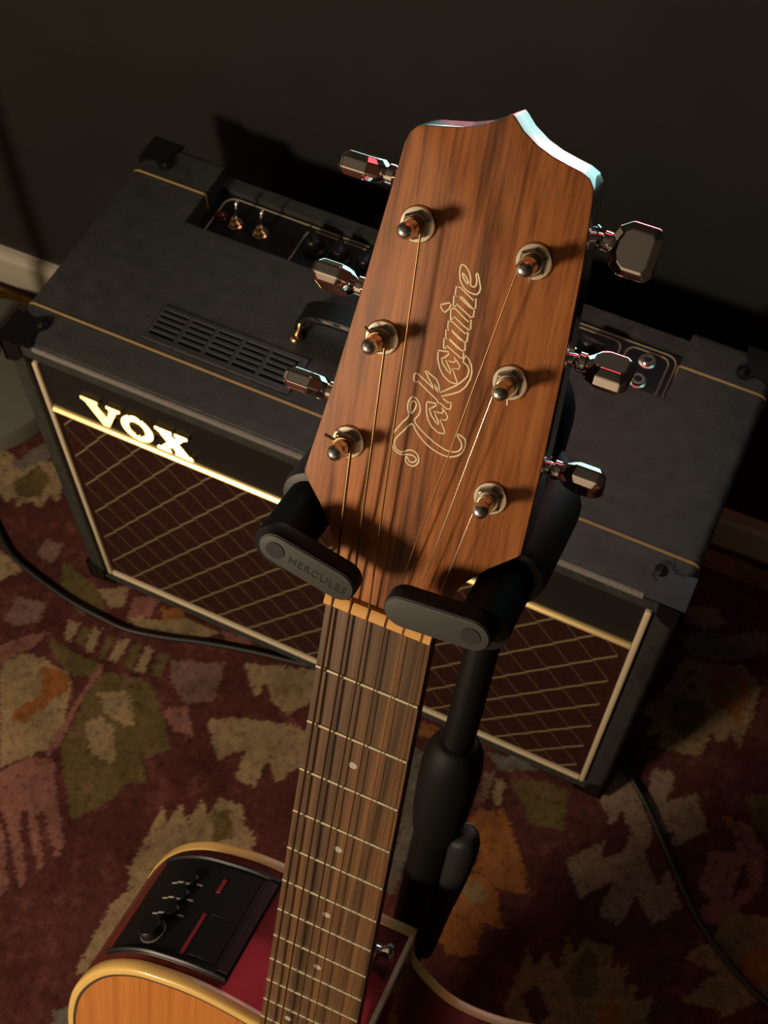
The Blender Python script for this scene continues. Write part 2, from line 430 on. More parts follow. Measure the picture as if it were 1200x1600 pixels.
# ------------------------------------------------------------------ rug
RUG=[
 ('beige',[(-42,-156),(-23,-132),(6,-126),(45,-132),(54,-140),(75,-191),(76,-222),(35,-271)]),
 ('orange',[(8,-141),(21,-131),(48,-134),(55,-154),(44,-168),(41,-181),(32,-208),(13,-214),(8,-200),(27,-176),(25,-161)]),
 ('olive',[(-7,-99),(43,-104),(73,-102),(71,-123),(45,-132),(13,-119)]),
 ('pink',[(70,-103),(81,-105),(78,-159),(84,-210),(79,-239),(73,-224),(72,-170),(72,-131)]),
 ('olive',[(77,-140),(86,-108),(139,-95),(167,-117),(209,-163),(186,-188),(205,-213),(183,-220),(178,-247),(148,-290),(112,-250),(88,-217),(83,-173)]),
 ('beige',[(91,-137),(122,-119),(154,-154),(143,-159),(116,-158)]),
 ('beige',[(97,-178),(109,-161),(130,-169),(157,-202),(148,-210),(123,-207)]),
 ('beige',[(4,-67),(19,-64),(22,-90),(11,-93)]),
 ('olive',[(24,-68),(36,-66),(38,-90),(28,-91)]),
 ('beige',[(37,-62),(49,-60),(54,-93),(43,-94)]),
 ('olive',[(59,-64),(69,-63),(74,-93),(63,-95)]),
 ('beige',[(76,-62),(90,-59),(90,-92),(78,-93)]),
 ('olive',[(94,-59),(107,-57),(112,-92),(100,-94)]),
 ('beige',[(111,-57),(124,-56),(127,-91),(116,-92)]),
 ('olive',[(132,-56),(147,-55),(149,-86),(136,-88)]),
 ('mauve',[(-71,-101),(-73,-67),(-37,-59),(-29,-85),(-52,-104)]),
 ('pink',[(-56,-135),(-33,-108),(-8,-91),(-17,-120),(-38,-150),(-42,-156),(-64,-179),(-79,-157)]),
 ('pink',[(24,-294),(37,-274),(60,-244),(87,-235),(116,-273),(155,-315),(157,-335),(140,-322),(117,-298),(107,-295),(108,-302),(148,-349),(146,-357),(120,-332),(94,-302),(88,-305),(93,-316),(139,-371),(136,-382),(109,-354),(74,-318),(65,-315),(50,-334)]),
 ('pink',[(55,-340),(75,-330),(89,-341),(125,-389),(121,-399),(101,-409)]),
 ('pink',[(174,-122),(199,-106),(226,-135),(200,-141)]),
 ('mauve',[(150,-61),(215,-34),(225,-86),(197,-103),(165,-87)]),
 ('beige',[(236,-24),(316,5),(345,5),(337,-37),(317,-62),(291,-55),(271,-32),(271,-60),(255,-44)]),
 ('beige',[(231,-110),(265,-90),(329,-71),(358,-73),(360,-117),(342,-146),(322,-120),(322,-161),(297,-162),(290,-124),(267,-150),(246,-130)]),
 ('beige',[(239,-310),(237,-262),(237,-230),(250,-245),(253,-215),(271,-232),(274,-202),(289,-213),(291,-190),(321,-187),(334,-205),(355,-216),(355,-244),(317,-276),(285,-308),(277,-329),(256,-332)]),
 ('olive',[(294,-208),(310,-198),(330,-226),(310,-244)]),
 ('beige',[(235,-307),(252,-327),(240,-353),(244,-435),(271,-422),(290,-356),(276,-318)]),
 ('beige',[(-198,96),(-179,134),(-144,126),(-116,110),(-104,75),(-121,84),(-121,57),(-137,63),(-152,46),(-158,62),(-170,48),(-198,62)]),
 ('olive',[(-176,77),(-160,118),(-135,106),(-132,75),(-147,65),(-158,62)]),
 ('grey',[(-194,97),(-180,143),(-165,160),(-152,132),(-163,122),(-175,102)]),
 ('beige',[(-230,105),(-212,118),(-195,112),(-194,78),(-207,72)]),
 ('beige',[(12,-14),(47,7),(58,-18),(44,-29)]),
 ('olive',[(-52,3),(-20,-3),(10,-11),(38,-32),(13,-56),(-31,-30)]),
 ('pink',[(61,-4),(92,11),(96,-21),(69,-30)]),
 ('orange',[(100,-2),(125,10),(138,-6),(113,-17)]),
 ('beige',[(66,-31),(109,-17),(139,-1),(185,0),(171,-17),(92,-42)]),
 ('pink',[(188,2),(221,13),(234,3),(201,-9)]),
 ('beige',[(-133,-44),(-132,-21),(-112,-21),(-89,-32),(-99,-45),(-107,-58),(-115,-71)]),
 ('mauve',[(-89,22),(-62,25),(-60,-5),(-88,-5)]),
 ('mauveb',[(710,45),(729,39),(755,12),(774,-14),(772,-40),(798,-65),(801,-40),(830,-77),(805,-112),(779,-84),(774,-127),(748,-124),(749,-82),(721,-119),(691,-85),(724,-42),(728,-66),(749,-44),(749,-19),(729,0),(726,-23),(703,2)]),
 ('mauveb',[(746,66),(772,71),(775,32),(802,60),(829,22),(799,-19),(795,2),(782,-7),(770,1),(751,24)]),
 ('pink',[(837,44),(871,49),(899,24),(907,-24),(892,-48),(883,-78),(855,-82),(849,-71),(860,-56),(841,-48),(839,-1),(867,10),(863,28)]),
 ('wine',[(880,1),(893,-20),(879,-47),(877,-14)]),
 ('olive',[(856,78),(908,113),(930,38),(878,49)]),
 ('tan',[(707,128),(723,162),(734,224),(758,227),(774,231),(808,243),(834,223),(834,134),(816,152),(811,127),(795,142),(793,107),(779,100),(743,95),(743,114),(724,101),(726,125)]),
 ('orange',[(768,216),(800,235),(824,214),(824,160),(805,178),(789,174)]),
 ('tan',[(787,213),(802,220),(813,201),(804,189),(790,190)]),
 ('olive',[(740,163),(775,175),(786,141),(769,118),(746,126)]),
 ('grey',[(752,160),(762,161),(763,138)]),
 ('grey',[(715,248),(745,266),(774,276),(819,301),(829,269),(788,241),(756,230),(736,229)]),
 ('wine',[(743,208),(754,211),(755,203),(744,200)]),
 ('wine',[(749,190),(760,194),(760,186),(749,183)]),
 ('tan',[(849,-130),(871,-100),(883,-59),(911,-49),(952,-39),(971,-107),(916,-164),(903,-182),(907,-165),(861,-175),(890,-130)]),
 ('orange',[(908,-99),(931,-75),(959,-62),(971,-107),(912,-132)]),
 ('tan',[(690,-268),(689,-234),(689,-196),(704,-211),(709,-185),(721,-200),(727,-203),(725,-163),(740,-178),(742,-158),(775,-152),(781,-178),(797,-160),(798,-189),(813,-180),(814,-200),(832,-185),(835,-215),(823,-268),(735,-310)]),
 ('olive',[(735,-206),(748,-165),(764,-173),(777,-208),(757,-224)]),
 ('wine',[(699,-245),(715,-228),(736,-249),(729,-271)]),
 ('orange',[(782,-221),(800,-203),(811,-226),(787,-237)]),
 ('orange',[(575,-73),(604,-60),(648,-109),(667,-141),(630,-148),(658,-188),(632,-191),(639,-229),(610,-240),(585,-226),(589,-191),(595,-158),(600,-125),(567,-102)]),
 ('tan',[(590,-164),(607,-149),(626,-160),(614,-179)]),
 ('tan',[(561,-98),(577,-87),(581,-103),(568,-105)]),
 ('olive',[(594,-21),(630,-7),(663,-3),(676,-54),(659,-55),(638,-61),(616,-40)]),
 ('beige',[(580,-28),(593,-25),(597,-56),(586,-58)]),
 ('mauve',[(564,-24),(576,-22),(580,-53),(572,-67)]),
 ('grey',[(555,-2),(606,11),(625,5),(582,-16)]),
 ('grey',[(469,-34),(490,-33),(504,-75),(523,-152),(526,-208),(515,-205),(503,-136)]),
 ('orange',[(471,-1),(506,7),(509,-10),(474,-18)]),
 ('grey',[(245,-479),(258,-467),(288,-502),(263,-514)]),
 ('olive',[(634,252),(667,242),(687,268),(713,255),(706,211),(673,203)]),
 ('tan',[(708,291),(750,306),(769,290),(744,270),(721,272)]),
]
RC = {'beige': (0.274, 0.195, 0.108), 'olive': (0.112, 0.083, 0.033), 'orange': (0.249, 0.095, 0.029), 'pink': (0.223, 0.098, 0.081),
      'mauve': (0.174, 0.104, 0.087), 'grey': (0.141, 0.123, 0.108), 'wine': (0.081, 0.025, 0.022), 'mauveb': (0.249, 0.170, 0.124), 'tan': (0.207, 0.145, 0.075)}

def build_rug():
    xs = np.concatenate([np.arange(-2.0, -0.56, 0.02), np.arange(-0.56, 1.08, 0.003), np.arange(1.08, 2.4, 0.02)])
    yb = 0.0
    ys = np.concatenate([np.arange(-2.2, -0.62, 0.02), np.arange(-0.62, 0.3, 0.003), np.linspace(0.3, 1.0, 30)])
    X, Y = np.meshgrid(xs, ys)
    edge = 0.396 + 0.022 * X - 0.022
    Y = np.where(Y > 0.3, 0.3 + (Y - 0.3) / 0.7 * (edge - 0.3), Y)
    rng = np.random.default_rng(3)
    Xs = X + rng.normal(0, 0.0011, X.shape); Ys = Y + rng.normal(0, 0.0011, X.shape)
    base = np.array(RC['wine']); col = np.empty(X.shape + (3,)); col[:] = base
    def paint(px, py, sel, colr):
        P = np.array(px, float) * MM
        dx, dy = py
        lo = P.min(0) + (dx, dy); hi = P.max(0) + (dx, dy)
        m = sel & (Xs >= lo[0]) & (Xs <= hi[0]) & (Ys >= lo[1]) & (Ys <= hi[1])
        if not m.any(): return
        x = Xs[m] - dx; y = Ys[m] - dy
        ins = np.zeros(x.shape, bool); n = len(P)
        for i in range(n):
            x0, y0 = P[i]; x1, y1 = P[(i + 1) % n]
            if y0 == y1: continue
            c = ((y0 > y) != (y1 > y)) & (x < (x1 - x0) * (y - y0) / (y1 - y0) + x0)
            ins ^= c
        idx = np.argwhere(m)[ins]
        col[idx[:, 0], idx[:, 1]] = colr
    core = (X > -0.40) & (X < 1.02) & (Y > -0.56)
    allp = np.ones(X.shape, bool)
    for c, p in RUG: 
        for d in ((1.15, 0.04), (-1.15, -0.04), (0.12, -0.72), (1.27, -0.68), (-1.03, -0.76), (-0.55, 0.30)): paint(p, d, ~core, RC[c])
    for c, p in RUG: paint(p, (0, 0), allp, RC[c])
    band = (Y > edge - 0.032)
    col[band] = (0.27, 0.17, 0.035)
    col[Y > edge - 0.006] = (0.06, 0.02, 0.015)
    ny, nx = X.shape
    V = np.stack([X, Y, np.zeros_like(X)], -1).reshape(-1, 3)
    i = np.arange(nx * ny).reshape(ny, nx)
    F = np.stack([i[:-1, :-1], i[:-1, 1:], i[1:, 1:], i[1:, :-1]], -1).reshape(-1, 4)
    # turned-down edges so that the rug has thickness
    me = bpy.data.meshes.new('rug')
    rim = np.concatenate([i[0, :], i[1:, -1], i[-1, -2::-1], i[-2:0:-1, 0]])
    nb = len(V); VB = V[rim].copy(); VB[:, 2] = -0.0078
    k = np.arange(len(rim)); k2 = (k + 1) % len(rim)
    FB = np.stack([rim[k2], rim[k], nb + k, nb + k2], -1)
    V = np.concatenate([V, VB]); F = np.concatenate([F, FB])
    me.vertices.add(len(V)); me.vertices.foreach_set('co', V.ravel())
    me.loops.add(len(F) * 4); me.loops.foreach_set('vertex_index', F.ravel())
    me.polygons.add(len(F)); me.polygons.foreach_set('loop_start', np.arange(0, len(F) * 4, 4))
    me.update(calc_edges=True)
    at = me.color_attributes.new('Col', 'FLOAT_COLOR', 'POINT')
    C = np.ones((len(V), 4)); C[:nb, :3] = col.reshape(-1, 3); C[nb:, :3] = base
    at.data.foreach_set('color', C.ravel())
    me.materials.append(M['rug'])
    o = bpy.data.objects.new('rug', me); COL.objects.link(o)
    tag(o, 'wine red woven rug with beige, olive and orange jagged leaf motifs under the amplifier', 'rug')
build_rug()

# ------------------------------------------------------------------ round grey stand base at the left edge
st = thing('round_base_stand', 'round grey weighted stand base on the rug left of the amplifier', 'stand', (-0.312, 0.2, 0.0))
g = Geo(); g.lathe([(0.1265, 0.0), (0.1290, 0.002), (0.1290, 0.030), (0.1275, 0.034), (0.124, 0.0355), (0.03, 0.0365), (0.0, 0.0365)], 72, (0, 0, 0), (0, 0, 1))
g.make('base', 'greybase', st, smooth=35)
g = Geo(); g.lathe([(0.020, 0.036), (0.020, 0.060), (0.014, 0.064), (0.0125, 0.066), (0.0125, 1.30), (0.0, 1.302)], 24, (0, 0, 0), (0, 0, 1))
g.make('pole', 'blackmetal', st, smooth=35)

# ================================================================== the amplifier
AW, AD, AH = 0.700, 0.300, 0.500
AO = Vector((0.35, 0.15, 0.0))
amp = thing('guitar_amplifier', 'black combo guitar amplifier with diamond grille and gold logo against the wall', 'amplifier', AO)
aloc = tuple(-AO)
def apart(g, name, mat, smooth=None): return g.make(name, mat, amp, aloc, smooth)

def cabinet():
    g = Geo(); g.box(0, AW, 0, AD, 0.012, AH, 0.008)
    o = apart(g, 'cabinet', 'tolex')
    cuts = [(0.088, 0.612, 0.208, 0.284, 0.474, 0.52), (0.088, 0.612, 0.28, 0.32, 0.482, 0.52), (0.021, 0.679, -0.02, 0.011, 0.021, 0.481), (0.128, 0.284, 0.061, 0.100, 0.488, 0.52), (0.416, 0.572, 0.061, 0.100, 0.488, 0.52)]
    for c in cuts:
        k = Geo().box(*c).make('cutter', 'tolex', amp, aloc)
        md = o.modifiers.new('cut', 'BOOLEAN'); md.object = k; md.operation = 'DIFFERENCE'; md.solver = 'EXACT'
        bpy.context.view_layer.update()
        dg = bpy.context.evaluated_depsgraph_get()
        me = bpy.data.meshes.new_from_object(o.evaluated_get(dg))
        o.modifiers.clear(); o.data = me
        bpy.data.objects.remove(k, do_unlink=True)
    o.data.name = 'cabinet'
    o.data.polygons.foreach_set('use_smooth', [True] * len(o.data.polygons))
    o.data.set_sharp_from_angle(angle=math.radians(35))
cabinet()
# rubber feet
for x in (0.06, 0.64):
    for y in (0.05, 0.25):
        g = Geo(); g.lathe([(0.017, 0.0), (0.019, 0.003), (0.019, 0.0125)], 20, (x, y, 0), (0, 0, 1)); apart(g, 'foot', 'rubber', 40)

# front: baffle, grille cloth with its diamond threads, piping, gold trim, letters
ZT = AH
g = Geo(); g.box(0.021, 0.679, 0.0085, 0.0105, ZT - 0.110, 0.481); apart(g, 'baffle', 'baffle')
GX0, GX1, GZ0, GZ1 = 0.030, 0.670, 0.030, ZT - 0.113
g = Geo(); g.box(0.024, 0.676, 0.009, 0.0105, 0.024, GZ1); grille = apart(g, 'grille_cloth', 'grille')
def threads(sign, mat, w, rise, name, phase):
    g = Geo(); S = 0.0418; sl = 1.44 * sign
    n0 = int(-0.5 / S) - 4
    for i in range(n0, 40):
        # line x = xi + (z - GZ1) / sl, drawn cell by cell with a small step at every crossing
        xi = 0.0135 + phase + i * S
        z = GZ1
        dz = 1.44 * S / 2
        while z > GZ0 + 0.0005:
            z2 = max(z - dz, GZ0)
            xa = xi + (z - GZ1) / sl; xb = xi + (z2 - GZ1) / sl
            st_ = 0.0011 if sign > 0 else 0.0
            za, zb = z - st_, z2 + st_
            if min(xa, xb) >= GX0 - 0.002 and max(xa, xb) <= GX1 + 0.002:
                d = Vector((xb - xa, 0, zb - za)).normalized(); nn = Vector((d.z, 0, -d.x)) * (w / 2)
                A = Vector((xa, 0.0095, za)); B = Vector((xb, 0.0095, zb)); up = Vector((0, -0.0005 - rise, 0))
                g.add([A - nn, A + up - nn * 0.6, A + up + nn * 0.6, A + nn, B - nn, B + up - nn * 0.6, B + up + nn * 0.6, B + nn],
                      [(0, 1, 5, 4), (1, 2, 6, 5), (2, 3, 7, 6), (0, 3, 2, 1), (4, 5, 6, 7)])
            z = z2
    o = g.make(name, mat, grille); o['kind'] = 'stuff'
threads(1, 'thread', 0.0026, 0.0007, 'diamond_thread', 0.0)
threads(-1, 'thread_dim', 0.0018, 0.0003, 'cross_thread', 0.0)
for (x0, x1, z0, z1) in ((0.0235, 0.0300, 0.0235, 0.466), (0.670, 0.6765, 0.0235, 0.466), (0.030, 0.670, 0.0235, 0.0300)):
    g = Geo(); g.box(x0, x1, 0.0035, 0.0105, z0, z1, 0.0022); apart(g, 'piping', 'cream', 40)
zb = ZT - 0.109
g = Geo(); prof = [(0.0105, zb - 0.0030), (0.0050, zb - 0.0030), (0.0034, zb - 0.0027), (0.0031, zb - 0.0023), (0.0034, zb - 0.0018), (0.0080, zb + 0.0027), (0.0105, zb + 0.0029)]
g.loops([[(x, p[0], p[1]) for p in prof] for x in (0.0305, 0.6695)]); apart(g, 'gold_trim', 'gold', 50)
VO = [(77, 56), (97, 56), (97, 60), (94.5, 61.5), (104, 79), (110, 62), (107, 60), (107, 56), (123, 56), (123, 60), (118.5, 62), (104, 95.5), (97.5, 95.5), (81.5, 62), (77, 60)]
XO = [(163, 56), (182, 56), (182, 60), (180, 61), (184, 67), (188, 61), (185.5, 60), (185.5, 56), (200, 56), (200, 60), (196, 62), (188, 73), (198, 90), (202, 91.5), (202, 96), (182, 96), (182, 91.5), (184, 90), (179.5, 82.5), (174, 90), (177, 91.5), (177, 96), (161, 96), (161, 91.5), (165.5, 89.5), (175, 77), (167, 62), (163, 60)]
fz = lambda u, v, h: (u * MM, 0.0085 - h * MM, ZT - v * MM)
logo = Geo(); logo.box(0.100, 0.186, 0.0045, 0.0085, ZT - 0.0755, ZT - 0.0715); logo = apart(logo, 'logo_bar', 'gold')
# fine horizontal ridges added to the letter faces so their upper flanks catch the lamp
N_ = 40
ell = lambda rx, ry: [(140 + rx * math.cos(2 * math.pi * k / N_), 75.8 + ry * math.sin(2 * math.pi * k / N_)) for k in range(N_)]
PER = 2.2
def letter(nm, g):
    bm = bmesh.new(); me = bpy.data.meshes.new('t'); me.from_pydata(g.v, [], g.f); bm.from_mesh(me); bpy.data.meshes.remove(me)
    bmesh.ops.triangulate(bm, faces=[f for f in bm.faces if len(f.verts) > 4])
    k = 0
    while 55 + k * PER < 98:
        for e in (0.0, 0.15):
            bmesh.ops.bisect_plane(bm, geom=list(bm.verts) + list(bm.edges) + list(bm.faces), plane_co=(0, 0, ZT - (55 + k * PER + e) * MM), plane_no=(0, 0, 1))
        k += 1
    for v in bm.verts:
        if v.co.y < 0.0085 - 4.5 * MM:
            t = ((ZT - v.co.z) / MM - 55 - 0.15 + 0.02) % PER      # 0 just below a ridge
            v.co.y -= min(t, PER - 0.15) * 0.93 * MM
    g2 = Geo(); g2.bm(bm); g2.make(nm, 'gold', logo)
for nm, out in (('letter', VO), ('letter', XO)):
    g = Geo(); g.prism(out, 0, 5.0, 0.0, fz, 0); letter(nm, g)
g = Geo(); ro = [fz(u, v, h) for h in (0, 5) for u, v in ell(18.4, 20.6)]; ri = [fz(u, v, h) for h in (0, 5) for u, v in ell(9.4, 12.4)]
g.add(ro + ri, [q for k in range(N_) for q in ((k, (k + 1) % N_, N_ + (k + 1) % N_, N_ + k), (2 * N_ + k, 3 * N_ + k, 3 * N_ + (k + 1) % N_, 2 * N_ + (k + 1) % N_), (N_ + k, N_ + (k + 1) % N_, 3 * N_ + (k + 1) % N_, 3 * N_ + k))])
letter('letter', g)

# bead along the worn upper front edge, lamp highlight put into its pale grey
g = Geo(); g.tube([(0.036, 0.0022, 0.4962), (0.35, 0.0022, 0.4966), (0.664, 0.0022, 0.4962)], 0.0030, 10); apart(g, 'edge_highlight_bead', 'edge', 60)

# gold cords across the top
g = Geo(); pts = [(0.0005, 0.0494, 0.46), (0.0005, 0.0494, 0.4925), (0.0028, 0.0494, 0.4978), (0.0075, 0.0494, 0.5)] + [(0.6925, 0.0494, 0.5), (0.6972, 0.0494, 0.4978), (0.6995, 0.0494, 0.4925), (0.6995, 0.0494, 0.46)]
g.tube(pts, 0.0014, 8); apart(g, 'gold_cord', 'goldcord', 60)
for s in (0, 1):
    xx = lambda x: x if s == 0 else 0.7 - x
    pts = [(xx(0.0005), 0.2516, 0.46), (xx(0.0005), 0.2516, 0.4925), (xx(0.0028), 0.2516, 0.4978), (xx(0.0075), 0.2516, 0.5), (xx(0.0865), 0.2516, 0.5), (xx(0.0882), 0.2516, 0.4985), (xx(0.0882), 0.2516, 0.476)]
    g = Geo(); g.tube(pts, 0.0013, 8); apart(g, 'gold_cord', 'goldcord', 60)

# corner protectors with their screws
def protector(sx, sy, sz):
    cx = 0 if sx > 0 else AW; cy = 0 if sy > 0 else AD; cz = AH if sz > 0 else 0.012
    out = [(-1.8, -1.8), (35, -1.8), (34, 4), (31, 12), (30.5, 18), (33, 22), (37, 25.5), (37.5, 30.5), (35, 35), (30.5, 37.5), (25.5, 37), (22, 33), (18, 30.5), (12, 31), (4, 34), (-1.8, 35)]
    g = Geo()
    P = lambda a, b, c: (cx + sx * a * MM, cy + sy * b * MM, cz - sz * c * MM)
    g.prism(out, -1.8, 1.0, 0.0, lambda u, v, h: P(u, v, -0.0 - 0.9 + (-h if False else h)), 0)
    short = [(-1.8, -1.8), (35, -1.8), (34, 4), (31, 12), (22, 22), (12, 31), (4, 34), (-1.8, 35)]
    fr = [(-1.8, -1.8), (21, -1.8), (21, 20), (12, 31), (4, 34), (-1.8, 35)]
    g.prism(fr, -1.8, 1.0, 0.0, lambda u, v, h: P(u, h, v), 0)
    g.prism(short, -1.8, 1.0, 0.0, lambda u, v, h: P(h, u, v), 0)
    b = Geo().box(-2.2, 16, -2.2, 16, -2.2, 16, 6.5)
    g.add([P(*v) for v in b.v], b.f)
    o = apart(g, 'corner_protector', 'plastic', 30)
    if sz > 0:
        k = Geo(); k.lathe([(0.0062, -0.0005), (0.0062, 0.0018), (0.0050, 0.0030), (0.0044, 0.0030), (0.0036, 0.0022), (0.0030, 0.0034), (0.0012, 0.0042), (0, 0.0043)], 20, P(30, 29.5, -2.0), (0, 0, 1))
        k.make('screw', 'blackmetal', o, smooth=40)
for sx in (1, -1):
    for sy in (1, -1):
        for sz in (1, -1): protector(sx, sy, sz)

# two vents in the top
def vent(x0):
    g = Geo(); y0, y1 = 0.058, 0.103
    x1 = x0 + 0.162
    g.box(x0, x1, y0, y0 + 0.0075, 0.498, 0.5022, 0.0009); g.box(x0, x1, y1 - 0.0055, y1, 0.498, 0.5022, 0.0009)
    g.box(x0, x0 + 0.0045, y0, y1, 0.498, 0.5021, 0.0009); g.box(x1 - 0.0085, x1, y0, y1, 0.498, 0.5021, 0.0009)
    for k in range(1, 5):
        xm = x0 + 0.0045 + 0.0298 * k
        g.box(xm - 0.0026, xm + 0.0024, y0, y1, 0.498, 0.5020, 0.0007)
    fr = apart(g, 'vent_frame', 'vent', 30)
    b = Geo(); b.box(x0 + 0.0035, x1 - 0.0035, y0 + 0.0035, y1 - 0.0035, 0.4882, 0.4892); b.make('vent_backing', 'mark', fr)
    for k in range(5):
        xa = x0 + 0.0040 + 0.0298 * k
        for r in range(4):
            ys = y0 + 0.0134 + 0.0071 * r - 0.0014
            s = Geo(); s.box(xa, xa + 0.0285, ys - 0.0006, ys + 0.0032, 0.4975, 0.5019, 0.0005); s.make('slat', 'vent', fr)
vent(0.125); vent(0.413)

# control panel in the recess
ZP = 0.4755
g = Geo(); g.box(0.089, 0.611, 0.2085, 0.2835, 0.4735, ZP); pan = apart(g, 'control_panel', 'plastic')
def pline(x0, x1, y0, y1, r, w=0.0009):
    g = Geo(); g.tube([(x, y, ZP + 0.0002) for x, y in rrect(x0, x1, y0, y1, r, 5)], w, 5, True); g.make('panel_line', 'creamline', pan)
pline(0.0985, 0.6075, 0.2125, 0.2795, 0.012)
for x0, x1 in ((0.198, 0.298), (0.304, 0.392), (0.398, 0.486), (0.492, 0.550), (0.5565, 0.6005)): pline(x0, x1, 0.2150, 0.2745, 0.009)
for x in (0.124, 0.154):
    g = Geo(); g.lathe([(0.0085, 0), (0.0085, 0.0012), (0.0068, 0.0022), (0.0068, 0.0045), (0.0050, 0.0060), (0.0034, 0.0060), (0.0034, 0.0105), (0.0022, 0.0115), (0, 0.0115)], 20, (x, 0.247, ZP), (0, 0, 1))
    sw = g.make('toggle_switch', 'brass', pan, smooth=30)
    g = Geo(); p0 = Vector((x, 0.247, ZP + 0.009)); d = Vector((-0.05, 0.55, 0.83)).normalized()
    g.tube([p0, p0 + d * 0.010, p0 + d * 0.015, p0 + d * 0.018, p0 + d * 0.0195], [0.0013, 0.0016, 0.0024, 0.0024, 0.0008], 12); g.make('toggle_lever', 'chrome', sw, smooth=60)
g = Geo(); g.lathe([(0.0075, 0), (0.0075, 0.002), (0.0058, 0.003), (0.0055, 0.005), (0.003, 0.007), (0, 0.0075)], 20, (0.106, 0.250, ZP), (0, 0, 1)); g.make('pilot_jewel', 'jewel', pan, smooth=30)
for x, y in ((0.580, 0.2625), (0.579, 0.2355)):
    g = Geo(); g.lathe([(0.0090, 0), (0.0090, 0.0012), (0.0070, 0.0018), (0.0072, 0.0040), (0.0066, 0.0048), (0.0042, 0.0048), (0.0036, 0.0035)], 24, (x, y, ZP), (0, 0, 1)); j = g.make('input_jack', 'nickel', pan, smooth=30)
    g = Geo(); g.lathe([(0.0037, 0), (0.0037, 0.0041), (0, 0.0041)], 16, (x, y, ZP), (0, 0, 1)); g.make('jack_hole', 'mark', j)
def knob(x, y, a):
    g = Geo(); g.lathe([(0.0125, 0), (0.0122, 0.004), (0.0095, 0.006), (0.0088, 0.016), (0.0078, 0.0172), (0, 0.0175)], 24, (x, y, ZP), (0, 0, 1))
    c, s = math.cos(a), math.sin(a)
    out = [(-0.008, -0.004), (0.006, -0.0042), (0.0165, -0.0012), (0.0165, 0.0012), (0.006, 0.0042), (-0.008, 0.004)]
    g.prism(out, 0.004, 0.0195, 0.001, lambda u, v, h: (x + u * c - v * s, y + u * s + v * c, ZP + h), 0)
    g.make('pointer_knob', 'plastic', pan, smooth=30)
for i, x in enumerate((0.216, 0.246, 0.276, 0.326, 0.370, 0.420, 0.464, 0.521)): knob(x, 0.252, 2.3 - 0.35 * i)

# strap handle with brass ends
g = Geo(); path = spline([(0.258, 0.006), (0.262, 0.017), (0.275, 0.026), (0.300, 0.031), (0.35, 0.0335), (0.400, 0.031), (0.425, 0.026), (0.438, 0.017), (0.442, 0.006)], 5)
lo = []
for i, (x, z) in enumerate(path):
    w = 0.0135; t = 0.0042
    lo.append([(x, 0.141 + u * w, 0.5 + z + v * t) for u, v in ((-1, -0.5), (-1, 0.4), (-0.82, 1), (0.82, 1), (1, 0.4), (1, -0.5), (0.8, -1), (-0.8, -1))])
g.loops(lo); hd = apart(g, 'handle', 'plastic', 40)
for i in range(14):
    x = 0.284 + i * 0.010
    g = Geo(); g.tube([(x - 0.0035, 0.1277, 0.5 + np.interp(x, [p[0] for p in path], [p[1] for p in path]) + 0.0038), (x + 0.0035, 0.1277, 0.5 + np.interp(x, [p[0] for p in path], [p[1] for p in path]) + 0.0038)], 0.0006, 5); g.make('stitch', 'white_mark' if i % 2 else 'plastic_matt', hd)
for x in (0.2625, 0.4375):
    g = Geo(); g.lathe([(0.0065, 0), (0.0068, 0.0015), (0.0052, 0.0040), (0.0028, 0.0050), (0, 0.0052)], 20, (x, 0.1215, 0.5), (0, 0, 1))
    g.tube([(x, 0.1235, 0.503), (x + 0.001, 0.1275, 0.509), (x + 0.001, 0.1300, 0.5145), (x + 0.001, 0.1330, 0.517)], [0.0030, 0.0024, 0.0030, 0.0024], 10); g.make('handle_fitting', 'brass', hd, smooth=50)

# ------------------------------------------------------------------ cables
c1 = [(-0.26, 0.06), (-0.185, 0.025), (-0.147, 0.001), (-0.113, -0.020), (-0.064, -0.034), (-0.009, -0.044), (0.042, -0.048), (0.081, -0.048), (0.129, -0.037), (0.177, -0.022), (0.242, -0.006), (0.315, 0.008), (0.38, 0.030), (0.42, 0.07)]
g = Geo(); g.tube([(x, y, 0.0042) for x, y in spline(c1, 5)], 0.0038, 8)
tag(g.make('cable', 'cable', smooth=60), 'black cable curving across the rug in front of the left half of the amplifier', 'cable', 'black cables on the rug')
c2 = [(0.66, 0.09), (0.70, 0.065), (0.728, 0.040), (0.755, 0.017), (0.793, -0.024), (0.830, -0.064), (0.862, -0.092), (0.908, -0.120), (0.950, -0.138), (1.05, -0.17), (1.3, -0.22)]
g = Geo(); g.tube([(x, y, 0.0042) for x, y in spline(c2, 5)], 0.0036, 8)
tag(g.make('cable', 'cable', smooth=60), 'black cable running over the rug away from the right corner of the amplifier', 'cable', 'black cables on the rug')

# ================================================================== the guitar
GM = Matrix(((0.9997, -0.0188, 0.0133), (0.0185, 0.3140, -0.9493), (0.0137, 0.9492, 0.3142)))   # columns: right, up the neck, out of the front
GO = Vector((0.58698, -0.37814, 1.07806))                                                        # nut, fretboard surface
GL = Vector((0, -0.850, -0.05))                                                                   # tail of the body
gt = thing('acoustic_guitar', 'acoustic guitar with brown rosewood headstock and amber top hanging in the stand', 'guitar', GO + GM @ GL, GM)
gloc = tuple(-GL)
def gpart(g, name, mat, smooth=None): return g.make(name, mat, gt, gloc, smooth)
SA, CA = math.sin(math.radians(15)), math.cos(math.radians(15))
def HS(x, v, n):      # headstock frame in mm -> guitar frame in m
    return (x * MM, (v * CA + n * SA) * MM, (-v * SA + n * CA) * MM)
HN = (0, SA, CA); HV = (0, CA, -SA)
SC = 644.0
fp = lambda n: SC * (1 - 2 ** (-n / 12))
fw_ = lambda y: 42.4 + (52.9 - 42.4) * y / (SC / 2)

